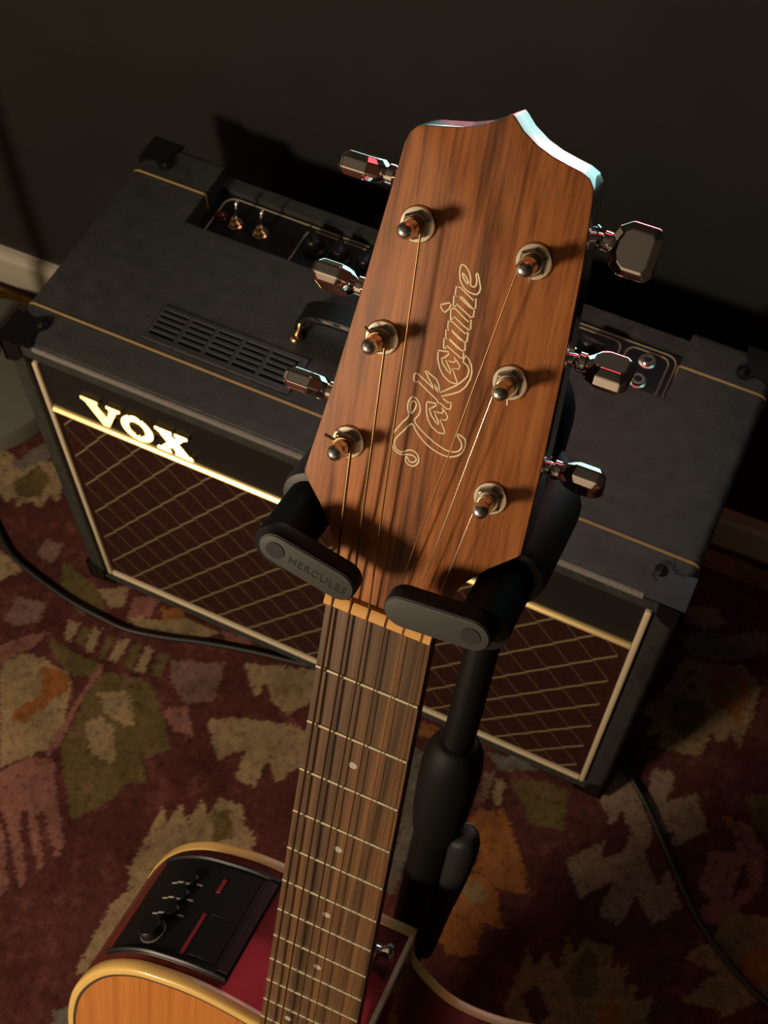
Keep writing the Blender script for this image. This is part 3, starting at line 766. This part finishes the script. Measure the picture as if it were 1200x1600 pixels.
hs_out = [(-21.3, 4), (21.3, 4), (21.6, 12), (23.0, 19), (26, 27.5), (33, 36.8), (42.0, 45.8), (42.6, 47.4), (40.4, 83), (37.7, 114.6), (34.2, 148), (31.2, 168.5), (30.3, 172.2), (28.4, 174.6), (25.5, 175.8), (21, 176.6), (15.5, 177.7), (10.2, 179.5), (4.8, 182.5), (1.2, 185.6), (0.2, 186.2), (-0.8, 185.8), (-3.3, 183.6), (-8.4, 180.5), (-14.5, 178.2), (-20, 176.9), (-25.5, 175.8), (-28.4, 174.6), (-30.3, 172.2), (-31.2, 168.5), (-34.0, 124), (-37.0, 83), (-40.4, 48.3), (-40.0, 46.4), (-32.2, 38.0), (-25.6, 28.5), (-22.4, 19), (-21.5, 12)]
g = Geo(); g.prism(hs_out, -16.0, -0.9, 0.0, HS, 0.6); headst = gpart(g, 'headstock', 'core', 28)
g = Geo(); g.prism(hs_out, -0.9, 0, 0.45, HS, 0); g.make('veneer', 'veneer', headst, smooth=28)
LOGO=[
 (1,[(-7.9,81.7),(-8.9,84.0),(-9.2,86.7),(-8.1,88.8),(-6.2,88.1),(-4.7,85.8),(-4.6,83.3),(-5.5,80.7),(-2.6,78.4),(1.9,76.1),(6.7,74.6),(9.5,74.5),(11.9,75.6),(12.6,77.6),(11.8,79.3),(9.6,81.4),(12.7,80.8),(13.7,78.6),(13.1,75.2),(10.7,73.0),(7.9,72.3),(3.9,72.8),(-0.2,74.4),(-3.9,77.1),(-6.2,79.3),(-8.5,75.6),(-10.4,72.0),(-10.2,69.5),(-8.3,68.0),(-6.5,68.4),(-4.8,69.7),(-2.6,69.8),(-0.8,68.1),(-0.7,66.1),(-2.1,64.4),(-4.4,64.7),(-5.3,66.1),(-5.0,67.1),(-3.7,65.7),(-2.2,65.9),(-1.5,67.3),(-2.8,68.2),(-4.7,68.0),(-7.3,67.1),(-9.4,67.6),(-11.0,69.2),(-11.7,71.8),(-11.5,73.9),(-9.7,78.2)]),
 (1,[(-7.3,82.8),(-8.0,84.6),(-8.2,86.5),(-7.6,87.4),(-6.5,86.9),(-6.3,85.2)]),
 (0,[(-2.8,88.9),(0.2,89.3),(0.4,88.7),(-0.7,87.3),(-1.6,86.7),(-0.3,84.6),(1.5,83.0),(3.0,82.4),(2.7,83.2),(1.3,84.9),(0.1,86.5),(1.7,86.5),(3.1,86.7),(3.2,87.5),(2.4,88.6),(4.6,87.0),(5.3,85.9),(4.9,84.7),(2.9,84.3),(4.4,82.4),(5.8,80.3),(5.3,79.8),(3.5,79.5),(0.7,80.8),(-1.2,82.9),(-2.5,85.8),(-3.0,88.1)]),
 (0,[(-9.6,96.5),(-9.2,97.1),(-8.4,97.2),(-5.0,95.6),(-1.9,94.0),(-2.4,94.8),(-4.2,96.7),(-6.3,99.0),(-5.7,99.2),(-4.5,98.6),(-1.9,97.6),(-0.6,96.1),(0.6,93.5),(2.6,95.3),(5.3,97.8),(6.8,99.8),(8.1,102.0),(8.2,104.1),(7.4,105.5),(5.5,106.4),(5.4,107.4),(5.7,108.8),(7.2,107.8),(8.4,106.3),(9.2,104.1),(9.3,101.6),(8.5,98.5),(7.0,96.2),(4.9,94.6),(3.0,93.4),(1.3,92.4),(2.4,91.7),(4.1,91.1),(5.2,91.4),(5.4,90.2),(5.4,89.1),(4.3,88.7),(1.4,90.0),(1.0,89.6),(0.1,90.7),(-4.0,92.7),(-7.8,94.7),(-8.4,94.0),(-9.2,94.5)]),
 (0,[(-2.0,95.8),(-0.7,94.7),(-0.0,92.9),(-1.2,94.1)]),
 (0,[(-3.6,107.4),(-0.2,108.1),(0.2,107.4),(-1.0,105.7),(-2.0,105.1),(-1.1,103.6),(0.8,101.9),(2.6,100.9),(2.0,102.2),(-0.4,105.1),(1.2,105.1),(2.7,105.3),(2.9,105.9),(2.0,107.0),(3.5,105.9),(4.8,104.6),(4.6,103.5),(2.5,103.0),(4.0,100.9),(5.4,98.8),(4.9,98.3),(3.0,98.2),(0.4,99.4),(-1.6,101.5),(-3.0,104.2),(-3.5,106.4)]),
 (0,[(-1.5,108.8),(-2.1,108.6),(-2.8,112.0),(-1.7,112.2),(-2.3,112.5),(-2.9,115.0),(-1.7,115.2),(-2.4,115.7),(-2.9,118.0),(-1.5,118.3),(3.7,115.8),(4.1,116.5),(4.6,116.5),(4.9,113.5),(3.8,112.8),(4.5,112.8),(5.0,110.5),(4.1,109.7),(4.8,109.5),(5.1,107.5),(4.2,107.5),(-1.2,109.9)]),
 (0,[(-1.1,115.6),(3.7,113.2),(2.7,113.3),(-0.7,115.1)]),
 (0,[(-1.1,112.5),(4.3,109.9),(2.8,110.2),(-0.9,112.1)]),
 (0,[(-2.2,118.6),(-3.0,121.8),(-2.8,122.6),(-1.5,122.7),(3.6,120.0),(4.4,121.0),(5.0,118.0),(4.5,117.4),(2.7,118.1),(-1.4,120.2),(-1.8,118.8)]),
 (0,[(-6.6,121.9),(-6.6,122.6),(-4.0,124.1),(-3.4,123.6),(-3.7,122.0),(-4.7,120.5),(-5.4,120.7)]),
 (0,[(-1.8,123.3),(-2.5,123.3),(-3.2,126.8),(-2.0,127.0),(-2.9,127.3),(-3.2,129.9),(-1.8,130.1),(3.4,127.4),(4.1,128.3),(4.8,125.1),(3.9,124.5),(4.6,124.3),(4.8,122.1),(4.0,121.7),(1.4,123.0),(-1.7,124.5)]),
 (0,[(-1.4,127.3),(-0.1,127.1),(4.1,124.6),(2.9,124.8),(-0.9,126.7)]),
 (1,[(-3.5,136.3),(-3.1,137.4),(-1.7,137.1),(-0.2,135.6),(0.7,134.0),(1.2,132.0),(2.2,131.6),(3.0,132.4),(2.8,134.0),(2.1,135.7),(2.6,136.1),(3.6,134.3),(4.6,132.0),(4.5,130.4),(3.7,129.5),(1.7,129.5),(-0.5,130.3),(-2.4,132.3),(-3.2,134.4)]),
 (1,[(-2.2,134.8),(-1.1,134.2),(0.2,132.7),(0.1,132.0),(-1.0,132.8),(-2.1,134.1)]),
]
g = Geo()
for sm, p in LOGO:
    q = spline(p, 4, True) if sm else p
    g.tube([HS(x, v, -0.16) for x, v in q], 0.36 * MM, 8, True)
lg = g.make('logo_inlay', 'inlay', headst); lg['label'] = 'cream outline script lettering'

# nut, cut by six slots
sxs = [-17.9 + 7.16 * i for i in range(6)]
g = Geo(); ed = [-21.3] + sxs + [21.3]
for i in range(7):
    a = ed[i] + (0.5 if i else 0); b = ed[i + 1] - (0.5 if i < 6 else 0)
    prof = [(0.0, -4), (0.0, 0.9), (0.5, 1.8), (1.6, 2.5), (4.6, 1.5), (5.6, 0.6), (5.6, -4)]
    g.loops([[(x * MM, p[0] * MM, p[1] * MM) for p in prof] for x in (a, b)])
prof = [(0.1, -4), (0.1, 0.7), (2, 0.9), (5.4, 0.2), (5.4, -4)]
g.loops([[(x * MM, p[0] * MM, p[1] * MM) for p in prof] for x in (-21.2, 21.2)])
gpart(g, 'nut', 'nut', 35)

# fretboard, frets, dots
yE = fp(20) + 8
g = Geo(); q = [(-fw_(0) / 2, 0), (fw_(0) / 2, 0), (fw_(yE) / 2, -yE), (-fw_(yE) / 2, -yE)]
g.prism(q, -6.8, 0, 0.35, lambda u, v, h: (u * MM, v * MM, h * MM), 0); fb = gpart(g, 'fretboard', 'fretwood', 30)
for n in range(1, 21):
    y = fp(n); w = fw_(y) / 2 - 0.25
    g = Geo(); pr = [(-1.25, -0.2), (-1.05, 0.5), (-0.5, 0.95), (0.5, 0.95), (1.05, 0.5), (1.25, -0.2)]
    g.loops([[(x * MM, (-y + p[0]) * MM, p[1] * MM) for p in pr] for x in (-w, w)]); g.make('fret', 'fret', fb, smooth=60)
for n in (3, 5, 7, 9, 12, 15, 17):
    for x in ((-11, 11) if n == 12 else (0,)):
        y = (fp(n) + fp(n - 1)) / 2
        g = Geo(); g.lathe([(2.0 * MM, -0.0005), (2.0 * MM, 0.00012), (0, 0.00014)], 18, (x * MM, -y * MM, 0), (0, 0, 1)); g.make('inlay_dot', 'dot', fb)

# neck with heel
g = Geo(); lo = []
for y, w, d in ((4, 20.9, 13.5), (0, 20.9, 14), (-40, 21.6, 14.5), (-150, 23.4, 15.5), (-270, 25.0, 16.5), (-300, 25.3, 19), (-318, 25.0, 28), (-330, 24.0, 44), (-338, 22.5, 62), (-344, 20.5, 84), (-348, 20, 92)):
    L = []
    for k in range(17):
        a = math.pi * k / 16
        e = 0.75 if d < 25 else 0.9
        cx = math.copysign(abs(math.cos(a)) ** e, math.cos(a))
        if d > 30: 
            t = math.sin(a); cx = math.copysign(1, math.cos(a)) * (abs(math.cos(a)) ** 0.5) * (1 - 0.55 * t * min(1, (d - 30) / 40)) if abs(math.cos(a)) > 1e-6 else 0
        L.append((w * cx * MM, y * MM, (-6.4 - d * math.sin(a)) * MM))
    lo.append(L)
g.loops(lo); neck = gpart(g, 'neck', 'mahogany', 60)

# strings: nut -> post, and nut -> bridge
posts = [(-26.7, 64.7), (-23.4, 105.2), (-20.6, 145.4), (19.0, 145.6), (22.4, 105.0), (27.0, 63.4)]
rad = [0.58, 0.46, 0.36, 0.26, 0.19, 0.15]
YB = -652.0
for i in range(6):
    px, pv = posts[i]; s = 1 if px < 0 else -1; r = rad[i]
    hz = 6.2
    a = HS(px + s * (2.7 + r), pv - 0.5, hz)
    hel = []
    for k in range(40):
        t = k / 39; an = 2 * math.pi * 2.4 * t
        hel.append(HS(px + s * math.cos(an) * (2.75 + r), pv + math.sin(an) * (2.75 + r), hz - t * 2.4 * 2.1 * r * (1 if k else 1)))
    slot = Vector((sxs[i] * MM, 0.0022, 0.0018 + r * MM * 0.4)); slot2 = Vector((sxs[i] * MM, 0.0, 0.0016 + r * MM * 0.4))
    end = Vector((sxs[i] * 1.45 * MM, YB * MM, 0.0085)); e2 = Vector((sxs[i] * 1.45 * MM, YB * MM - 0.012, 0.0005))
    tx, tv = ((-7.6, 1.6), (-5.5, 3.2), (-2.4, -1.0), (1.5, -5.8), (2.0, -6.0), (1.5, -2.6))[i]
    tail = [HS(px + tx, pv + tv, hz - 1.5), HS(px + tx * 0.4, pv + tv * 0.4, hz - 2.0)]
    pts = tail + list(reversed(hel)) + [slot, slot2, end, e2]
    g = Geo(); g.tube(pts, r * MM, 8); gpart(g, 'string', 'bronze' if i < 4 else 'steel', 60)

# tuning machines
btn = [(-1, 152.6, -57.0, 1.40), (-1, 112.2, -59.0, 1.02), (-1, 71.0, -61.0, 1.14), (1, 153.0, 53.5, -0.22), (1, 112.0, 57.5, -1.40), (1, 72.0, 60.5, 0.92)]
order = [2, 1, 0, 3, 4, 5]
for (sd, v, xe, ang), pi in zip(btn, order):
    px, pv = posts[pi]
    g = Geo(); g.lathe([(3.0 * MM, -0.015), (3.0 * MM, 0.0040), (2.75 * MM, 0.0043), (2.75 * MM, 0.0078), (2.35 * MM, 0.0088), (2.30 * MM, 0.0098), (2.75 * MM, 0.0104), (2.95 * MM, 0.0114), (2.9 * MM, 0.0124), (2.6 * MM, 0.0134), (2.05 * MM, 0.0143), (1.3 * MM, 0.0149), (0.5 * MM, 0.0152), (0, 0.01525)], 24, HS(px, pv, 0), HN)
    tm = gpart(g, 'tuning_machine', 'post', 45)
    g = Geo(); g.lathe([(6.1 * MM, 0), (6.1 * MM, 0.0005), (5.7 * MM, 0.0011), (3.2 * MM, 0.0012)], 32, HS(px, pv, 0), HN); g.make('washer', 'nickel', tm, smooth=35)
    g = Geo(); g.lathe([(4.9 * MM, 0.0010), (4.9 * MM, 0.0026), (4.2 * MM, 0.0033), (3.9 * MM, 0.0034)], 6, HS(px, pv, 0), HN, HV)
    g.lathe([(3.95 * MM, 0.0026), (3.95 * MM, 0.0040), (3.6 * MM, 0.0043), (3.0 * MM, 0.0043)], 24, HS(px, pv, 0), HN); g.make('hex_nut', 'nickel', tm, smooth=25)
    # housing behind, collar and shaft, faceted button
    nz = -21.5
    g = Geo(); g.lathe([(8.2 * MM, 0), (8.2 * MM, 0.009), (7.2 * MM, 0.0115), (0, 0.012)], 28, HS(px, pv, -16.0), tuple(-c for c in HN))
    hx = px + sd * 3
    g.lathe([(4.6 * MM, 0), (4.6 * MM, abs(xe - hx) * MM - 0.0215), (4.0 * MM, abs(xe - hx) * MM - 0.0205)], 20, HS(hx, v, nz), (sd, 0, 0)); g.make('gear_housing', 'chrome', tm, smooth=35)
    g = Geo(); x1 = abs(xe) * MM
    P = lambda u: HS(sd * u, v, nz)
    g.lathe([(2.3 * MM, 0), (2.3 * MM, 0.0022), (3.5 * MM, 0.0030), (3.5 * MM, 0.0052), (2.2 * MM, 0.0062), (2.2 * MM, 0.009)], 16, HS(sd * (abs(xe) - 21.5), v, nz), (sd, 0, 0)); g.make('shaft', 'chrome', tm, smooth=35)
    # button: outline in (shaft, width), thick faceted plate
    g = Geo(); ca, sa = math.cos(ang), math.sin(ang)
    out = [(-16.2, -2.8), (-14.6, -6.4), (-11.0, -8.9), (-2.0, -8.9), (0, -6.2), (0, 6.2), (-2.0, 8.9), (-11.0, 8.9), (-14.6, 6.4), (-16.2, 2.8)]
    def B(u, w, h):
        a = HS(sd * (abs(xe) + u), v + w * ca - h * sa, nz + w * sa + h * ca); return a
    o1 = [(-13.6, -2.0), (-12.4, -4.6), (-10.0, -6.4), (-3.4, -6.4), (-2.2, -4.6), (-2.2, 4.6), (-3.4, 6.4), (-10.0, 6.4), (-12.4, 4.6), (-13.6, 2.0)]
    g.loops([[B(x, w, -4.1) for x, w in o1], [B(x, w, -1.9) for x, w in out], [B(x, w, 1.9) for x, w in out], [B(x, w, 4.1) for x, w in o1]])
    bo = g.make('tuning_button', 'chrome', tm)
    bm = bmesh.new(); bm.from_mesh(bo.data); bmesh.ops.bevel(bm, geom=list(bm.edges), offset=0.0005, segments=2, affect='EDGES', profile=0.5, clamp_overlap=True); bm.to_mesh(bo.data); bm.free()

# body
bpts = [(26.8, 352), (28.5, 375), (33, 384), (41.6, 393), (55.5, 403), (70, 406), (85, 404.5), (100, 400), (113, 393.5), (128, 384), (141, 377), (149, 378), (156, 392), (160, 420), (160, 455), (152, 500), (146, 540), (151, 580), (172, 630), (194, 690), (204, 745), (196, 800), (162, 832), (100, 847), (0, 850), (-100, 847), (-162, 832), (-196, 800), (-204, 745), (-194, 690), (-172, 630), (-151, 580), (-146, 540), (-150, 505), (-157, 464), (-152, 418), (-135, 380), (-113, 358.5), (-90, 350), (-70, 346.5), (-50, 347), (-27, 350), (0, 351.5), (26.8, 352)]
bo_ = [(x, -y) for x, y in spline(bpts, 6)[:-1]]
ZF, ZB = -6.8, -104.0
ring = lambda o, z: [(x * MM, y * MM, z * MM) for x, y in o]
g = Geo(); g.loops([ring(bo_, ZF - 3), ring(bo_, ZB + 3)], False, False); gpart(g, 'side_rim', 'sidewood', 40)
g = Geo(); o5 = offset(bo_, -5.4); g.loops([ring(o5, ZF - 2.6), ring(o5, ZF)], True, True); top = gpart(g, 'soundboard', 'spruce')
g = Geo(); o5 = offset(bo_, -4.5); g.loops([ring(o5, ZB + 2), ring(o5, ZB - 0.2)], True, True); gpart(g, 'back', 'sidewood')
def bindring(name, zs, mat):
    g = Geo(); g.loops([ring(offset(bo_, d) if d else bo_, z) for d, z in zs], False, False); return gpart(g, name, mat, 50)
bindring('binding', [(0.1, ZF - 7.6), (0.5, ZF - 7.2), (0.6, ZF - 1.8), (0.2, ZF - 0.6), (-0.8, ZF + 0.25), (-4.0, ZF + 0.35), (-4.1, ZF - 2)], 'binding')
bindring('binding', [(0.1, ZB + 7.2), (0.5, ZB + 6.9), (0.6, ZB + 1.6), (0.2, ZB + 0.4), (-0.8, ZB - 0.3), (-5.0, ZB - 0.4), (-5.1, ZB + 2)], 'binding')
bindring('purfling', [(-4.0, ZF - 2), (-4.0, ZF + 0.25), (-5.7, ZF + 0.25), (-5.7, ZF - 2)], 'purfling')
# cutaway corner strip where the rim turns down beside the heel
g = Geo(); g.loops([[(x * MM, y * MM, z * MM) for x, y in ((24.6, -351.4), (27.2, -351.4), (27.9, -354.6), (27.2, -355.2), (24.6, -352.4))] for z in (ZF - 7, ZB + 6)]); gpart(g, 'corner_strip', 'inlay')
# sound hole and bridge (below the picture)
g = Geo(); g.lathe([(0.050, 0), (0.050, 0.0004), (0.0, 0.0004)], 40, (0, -0.520, ZF * MM), (0, 0, 1)); gpart(g, 'sound_hole', 'mark')
g = Geo(); g.prism(rrect(-85, 85, -672, -640, 10), ZF, ZF + 9, 2, lambda u, v, h: (u * MM, v * MM, h * MM), 0); gpart(g, 'bridge', 'fretwood', 30)

# strap button on the heel
g = Geo(); g.lathe([(6.0 * MM, 0), (6.2 * MM, 0.0012), (3.6 * MM, 0.0020), (2.9 * MM, 0.0045), (2.9 * MM, 0.0065), (4.6 * MM, 0.0090), (4.9 * MM, 0.0108), (3.8 * MM, 0.0122), (0, 0.0126)], 24, (0.0105, -0.3425, -0.0745), (0.93, 0.36, -0.05)); gpart(g, 'strap_button', 'chrome', 40)

# preamp panel on the rim
rim = [(x, y) for x, y in bo_ if -158 < x < -20 and y > -470]
rim.sort(key=lambda p: p[0])
rx = [p[0] for p in rim]; ry = [p[1] for p in rim]
# arc length along the rim, from x = -57
dense = [(x, float(np.interp(x, rx, ry))) for x in np.linspace(-154, -45, 300)]
arc = [0.0]
for i in range(1, 300): arc.append(arc[-1] + math.dist(dense[i], dense[i - 1]))
def RS(s, z, o):      # s: arc length from the left end of the arc, z depth, o height above the rim (mm)
    i = float(np.interp(s, arc, range(300))); k = min(int(i), 298); t = i - k
    p = (dense[k][0] * (1 - t) + dense[k + 1][0] * t, dense[k][1] * (1 - t) + dense[k + 1][1] * t)
    a = dense[max(k - 6, 0)]; b = dense[min(k + 7, 299)]
    tx, ty = b[0] - a[0], b[1] - a[1]; l = math.hypot(tx, ty)
    nx, ny = -ty / l, tx / l
    return ((p[0] + nx * o) * MM, (p[1] + ny * o) * MM, z * MM)
S_ = lambda x: float(np.interp(x, [d[0] for d in dense], arc))
def patch(s0, s1, z0, z1, h0, h1, bev=0.8, n=14, r=0):
    g = Geo()
    rows = []
    for sx, zb_, h in ((0, 0, h0), (0, 0, h1 - bev), (bev, bev, h1)):
        pass
    def lp(ins, h):
        a, b, c, d = s0 + ins, s1 - ins, z0 - ins, z1 + ins
        L = [(a + (b - a) * k / n, c) for k in range(n)] + [(b, c + (d - c) * k / 4) for k in range(4)] + [(b + (a - b) * k / n, d) for k in range(n)] + [(a, d + (c - d) * k / 4) for k in range(4)]
        return [RS(s, z, h) for s, z in L]
    g.loops([lp(0, h0), lp(0, h1 - bev), lp(bev, h1)], False, False)
    V = []; F = []
    for i in range(n + 1):
        for c in (z0 - bev, z1 + bev): V.append(RS(s0 + bev + (s1 - s0 - 2 * bev) * i / n, c, h1))
    for i in range(n): F.append((2 * i, 2 * i + 1, 2 * i + 3, 2 * i + 2))
    g.add(V, F)
    return g
sa_, sb_ = S_(-133.3), S_(-57.0); sm_ = S_(-88)
pre = gpart(patch(sa_, sb_, -18.5, -91, -0.5, 1.6, 1.2), 'preamp_panel', 'plastic', 40)
for (s0, s1, z0, z1) in ((sa_, sb_, -18.5, -21.5), (sa_, sb_, -88, -91), (sb_ - 8, sb_, -21.5, -88)):
    patch(s0, s1, z0, z1, 1.0, 3.4, 1.0).make('panel_edge', 'plastic', pre, smooth=40)
patch(sm_ + 4, sb_ - 10, -25, -52, 1.2, 2.3, 0.4).make('battery_door', 'plastic_matt', pre)
patch(sm_ + 4, sb_ - 10, -53, -86, 1.2, 2.0, 0.4).make('battery_door', 'plastic_matt', pre)
patch(sm_ - 1.2, sm_ + 1.2, -24, -53, 1.2, 1.9, 0.1, 3).make('red_stripe', 'red_mark', pre)
patch(sm_ - 1.4, sm_ + 1.4, -68, -78, 1.2, 2.2, 0.1, 3).make('red_stripe', 'red_mark', pre)
for i, z in enumerate((-71.5, -60, -48.5)):
    s = S_(-107)
    a = Vector(RS(s, z, 1.2)); b = Vector(RS(s, z, 4)); ax = (b - a).normalized()
    g = Geo(); g.lathe([(4.6 * MM, 0), (4.6 * MM, 0.0026), (3.8 * MM, 0.0034), (0, 0.0035)], 20, a, ax); k = g.make('tone_knob', 'plastic', pre, smooth=35)
    for s0, z0 in ((-7.5, 2.2), (6.0, 2.2)):
        patch(s + s0 - 2.2, s + s0 + 2.2, z + z0, z + z0 - 1.0, 1.4, 1.75, 0.05, 3).make('tick', 'white_mark', k)
    patch(s - 14, s - 9.5, z + 3, z + 2, 1.4, 1.7, 0.05, 3).make('tick', 'white_mark', k)
s = S_(-111); a = Vector(RS(s, -33, 1.2)); b = Vector(RS(s, -33, 4)); ax = (b - a).normalized()
g = Geo(); g.lathe([(8.2 * MM, 0), (8.2 * MM, 0.0006), (7.6 * MM, 0.0008)], 32, a, ax); g.make('knob_ring', 'white_mark' if False else 'greybase', pre, smooth=35)
g = Geo(); g.lathe([(7.6 * MM, 0), (7.4 * MM, 0.005), (6.6 * MM, 0.0062), (0, 0.0063)], 28, a, ax); g.make('volume_knob', 'plastic', pre, smooth=35)

# ================================================================== the stand
FL = Vector((0.015, -1.0865, -0.150))
sd_root = thing('guitar_stand', 'black guitar stand with padded yoke and latches holding the guitar neck', 'stand', GO + GM @ FL, GM)
sloc = tuple(-FL)
def spart(g, name, mat, smooth=None): return g.make(name, mat, sd_root, sloc, smooth)
G2L = lambda w: tuple(GM.transposed() @ (Vector(w) - GO))
ax_ = (0, 1, 0)
g = Geo(); g.lathe([(0.0092, 0), (0.0092, 0.27), (0.008, 0.272)], 24, (0.015, -0.300, -0.150), ax_); spart(g, 'pole', 'blackmetal', 40)
g = Geo(); g.lathe([(0.0135, -0.318), (0.0150, -0.310), (0.0170, -0.295), (0.0178, -0.272), (0.0178, -0.252), (0.0165, -0.240), (0.0130, -0.232), (0.0105, -0.230)], 32, (0.015, 0, -0.150), ax_); spart(g, 'height_clutch', 'plastic_matt', 40)
g = Geo(); g.lathe([(0.0128, -1.00), (0.0128, -0.300)], 24, (0.015, 0, -0.150), ax_); spart(g, 'lower_tube', 'blackmetal', 40)
g = Geo(); g.tube(spline([(0.031, -0.309, -0.150), (0.0335, -0.316, -0.150), (0.0340, -0.335, -0.150), (0.0325, -0.365, -0.150), (0.0300, -0.400, -0.150), (0.0275, -0.450, -0.150)], 4), [0.004, 0.0075, 0.0092, 0.0098, 0.0100, 0.0100, 0.0100, 0.0098, 0.0096, 0.0094, 0.0092, 0.0090, 0.0088, 0.0085, 0.0082, 0.0080, 0.0078, 0.0076, 0.0074, 0.0070, 0.006][:21], 14); spart(g, 'trigger_grip', 'rubber', 50)
g = Geo(); g.lathe([(0.018, -1.03), (0.021, -1.02), (0.021, -0.98), (0.016, -0.97)], 28, (0.015, 0, -0.150), ax_); spart(g, 'leg_hub', 'plastic_matt', 40)
foot = GO + GM @ FL
for a in (-90, 22, 158):
    d = Vector((math.cos(math.radians(a)), math.sin(math.radians(a)), 0))
    hub = GO + GM @ Vector((0.015, -1.00, -0.150))
    p = [hub, hub + d * 0.10 + Vector((0, 0, -0.02)), Vector((foot.x, foot.y, 0)) + d * 0.27 + Vector((0, 0, 0.012)), Vector((foot.x, foot.y, 0)) + d * 0.30 + Vector((0, 0, 0.0105))]
    g = Geo(); g.tube([G2L(q) for q in p], [0.009, 0.009, 0.009, 0.010], 12); spart(g, 'leg', 'blackmetal', 50)
# back rest behind the body
g = Geo(); g.tube([(0.015, -0.62, -0.150), (0.015, -0.62, -0.128)], 0.012, 12); spart(g, 'rest_arm', 'blackmetal', 40)
g = Geo(); g.tube([(-0.08, -0.62, -0.1165), (0.11, -0.62, -0.1165)], 0.0115, 14); spart(g, 'back_rest', 'rubber', 40)
# yoke: housing behind the headstock, link to the pole, arms, pads, latches
g = Geo(); g.prism(rrect(-0.036, 0.036, -0.030, 0.072, 0.030, 8), -0.108, -0.074, 0.008, lambda u, v, h: (u, v, h)); spart(g, 'yoke_housing', 'plastic_matt', 30)
g = Geo(); g.tube(spline([(0.010, -0.010, -0.100), (0.012, -0.024, -0.128), (0.015, -0.040, -0.148), (0.015, -0.060, -0.150)], 4), 0.013, 16); spart(g, 'yoke_link', 'plastic_matt', 40)
for s in (-1, 1):
    ax0 = s * 0.0392; yy = 0.0245
    g = Geo(); g.tube([(ax0, yy, 0.0070), (ax0, yy, -0.030), (ax0, yy, -0.080)], [0.0098, 0.0100, 0.0100], 20); g.tube([(ax0, yy, -0.078), (s * 0.030, yy, -0.090), (s * 0.018, yy, -0.092)], [0.0102, 0.0102, 0.0102], 16)
    spart(g, 'yoke_arm', 'plastic_matt', 50)
    g = Geo(); g.lathe([(0.0100, -0.072), (0.0128, -0.070), (0.0134, -0.064), (0.0134, -0.026), (0.0126, -0.022), (0.0100, -0.021)], 28, (ax0, yy, 0), (0, 0, 1)); spart(g, 'pad', 'pad', 40)
    if s < 0: o = pill(-0.0374, 0.0302, -0.0130, 0.0246, 0.0069)
    else: o = pill(0.0120, 0.0240, 0.0372, 0.0262, 0.0073)
    g = Geo(); g.prism(o, 0.0064, 0.0138, 0.0009, lambda u, v, h: (u, v, h)); lt = spart(g, 'latch', 'rubber', 30)
    g = Geo(); g.prism(offset(o, -0.0007), 0.0130, 0.0141, 0.0002, lambda u, v, h: (u, v, h), 0); g.make('latch_face', 'latch', lt, smooth=30)
    cx, cy = ((-0.0374, 0.0302) if s < 0 else (0.0372, 0.0262))
    g = Geo(); g.lathe([(0.0036, 0.0138), (0.0036, 0.0144), (0.0, 0.01445)], 24, (cx, cy, 0), (0, 0, 1)); g.make('rivet', 'mark', lt)
    if s < 0:
        cu = bpy.data.curves.new('lettering', 'FONT'); cu.body = 'HERCULES'; cu.size = 0.0046; cu.extrude = 0.0001; cu.space_character = 1.12; cu.align_x = 'LEFT'; cu.align_y = 'CENTER'
        to = bpy.data.objects.new('lettering', cu); COL.objects.link(to)
        bpy.context.view_layer.update()
        me = bpy.data.meshes.new_from_object(to.evaluated_get(bpy.context.evaluated_depsgraph_get()))
        bpy.data.objects.remove(to, do_unlink=True)
        w = max(v.co.x for v in me.vertices) - min(v.co.x for v in me.vertices)
        k = 0.0228 / w
        me.transform(Matrix.Translation((-0.0322, 0.0284, 0.0142)) @ Matrix.Rotation(math.radians(-13.0), 4, 'Z') @ Matrix.Diagonal((k, k, 1, 1)))
        me.materials.clear(); me.materials.append(M['mark'])
        lo_ = bpy.data.objects.new('lettering', me); COL.objects.link(lo_); lo_.parent = lt
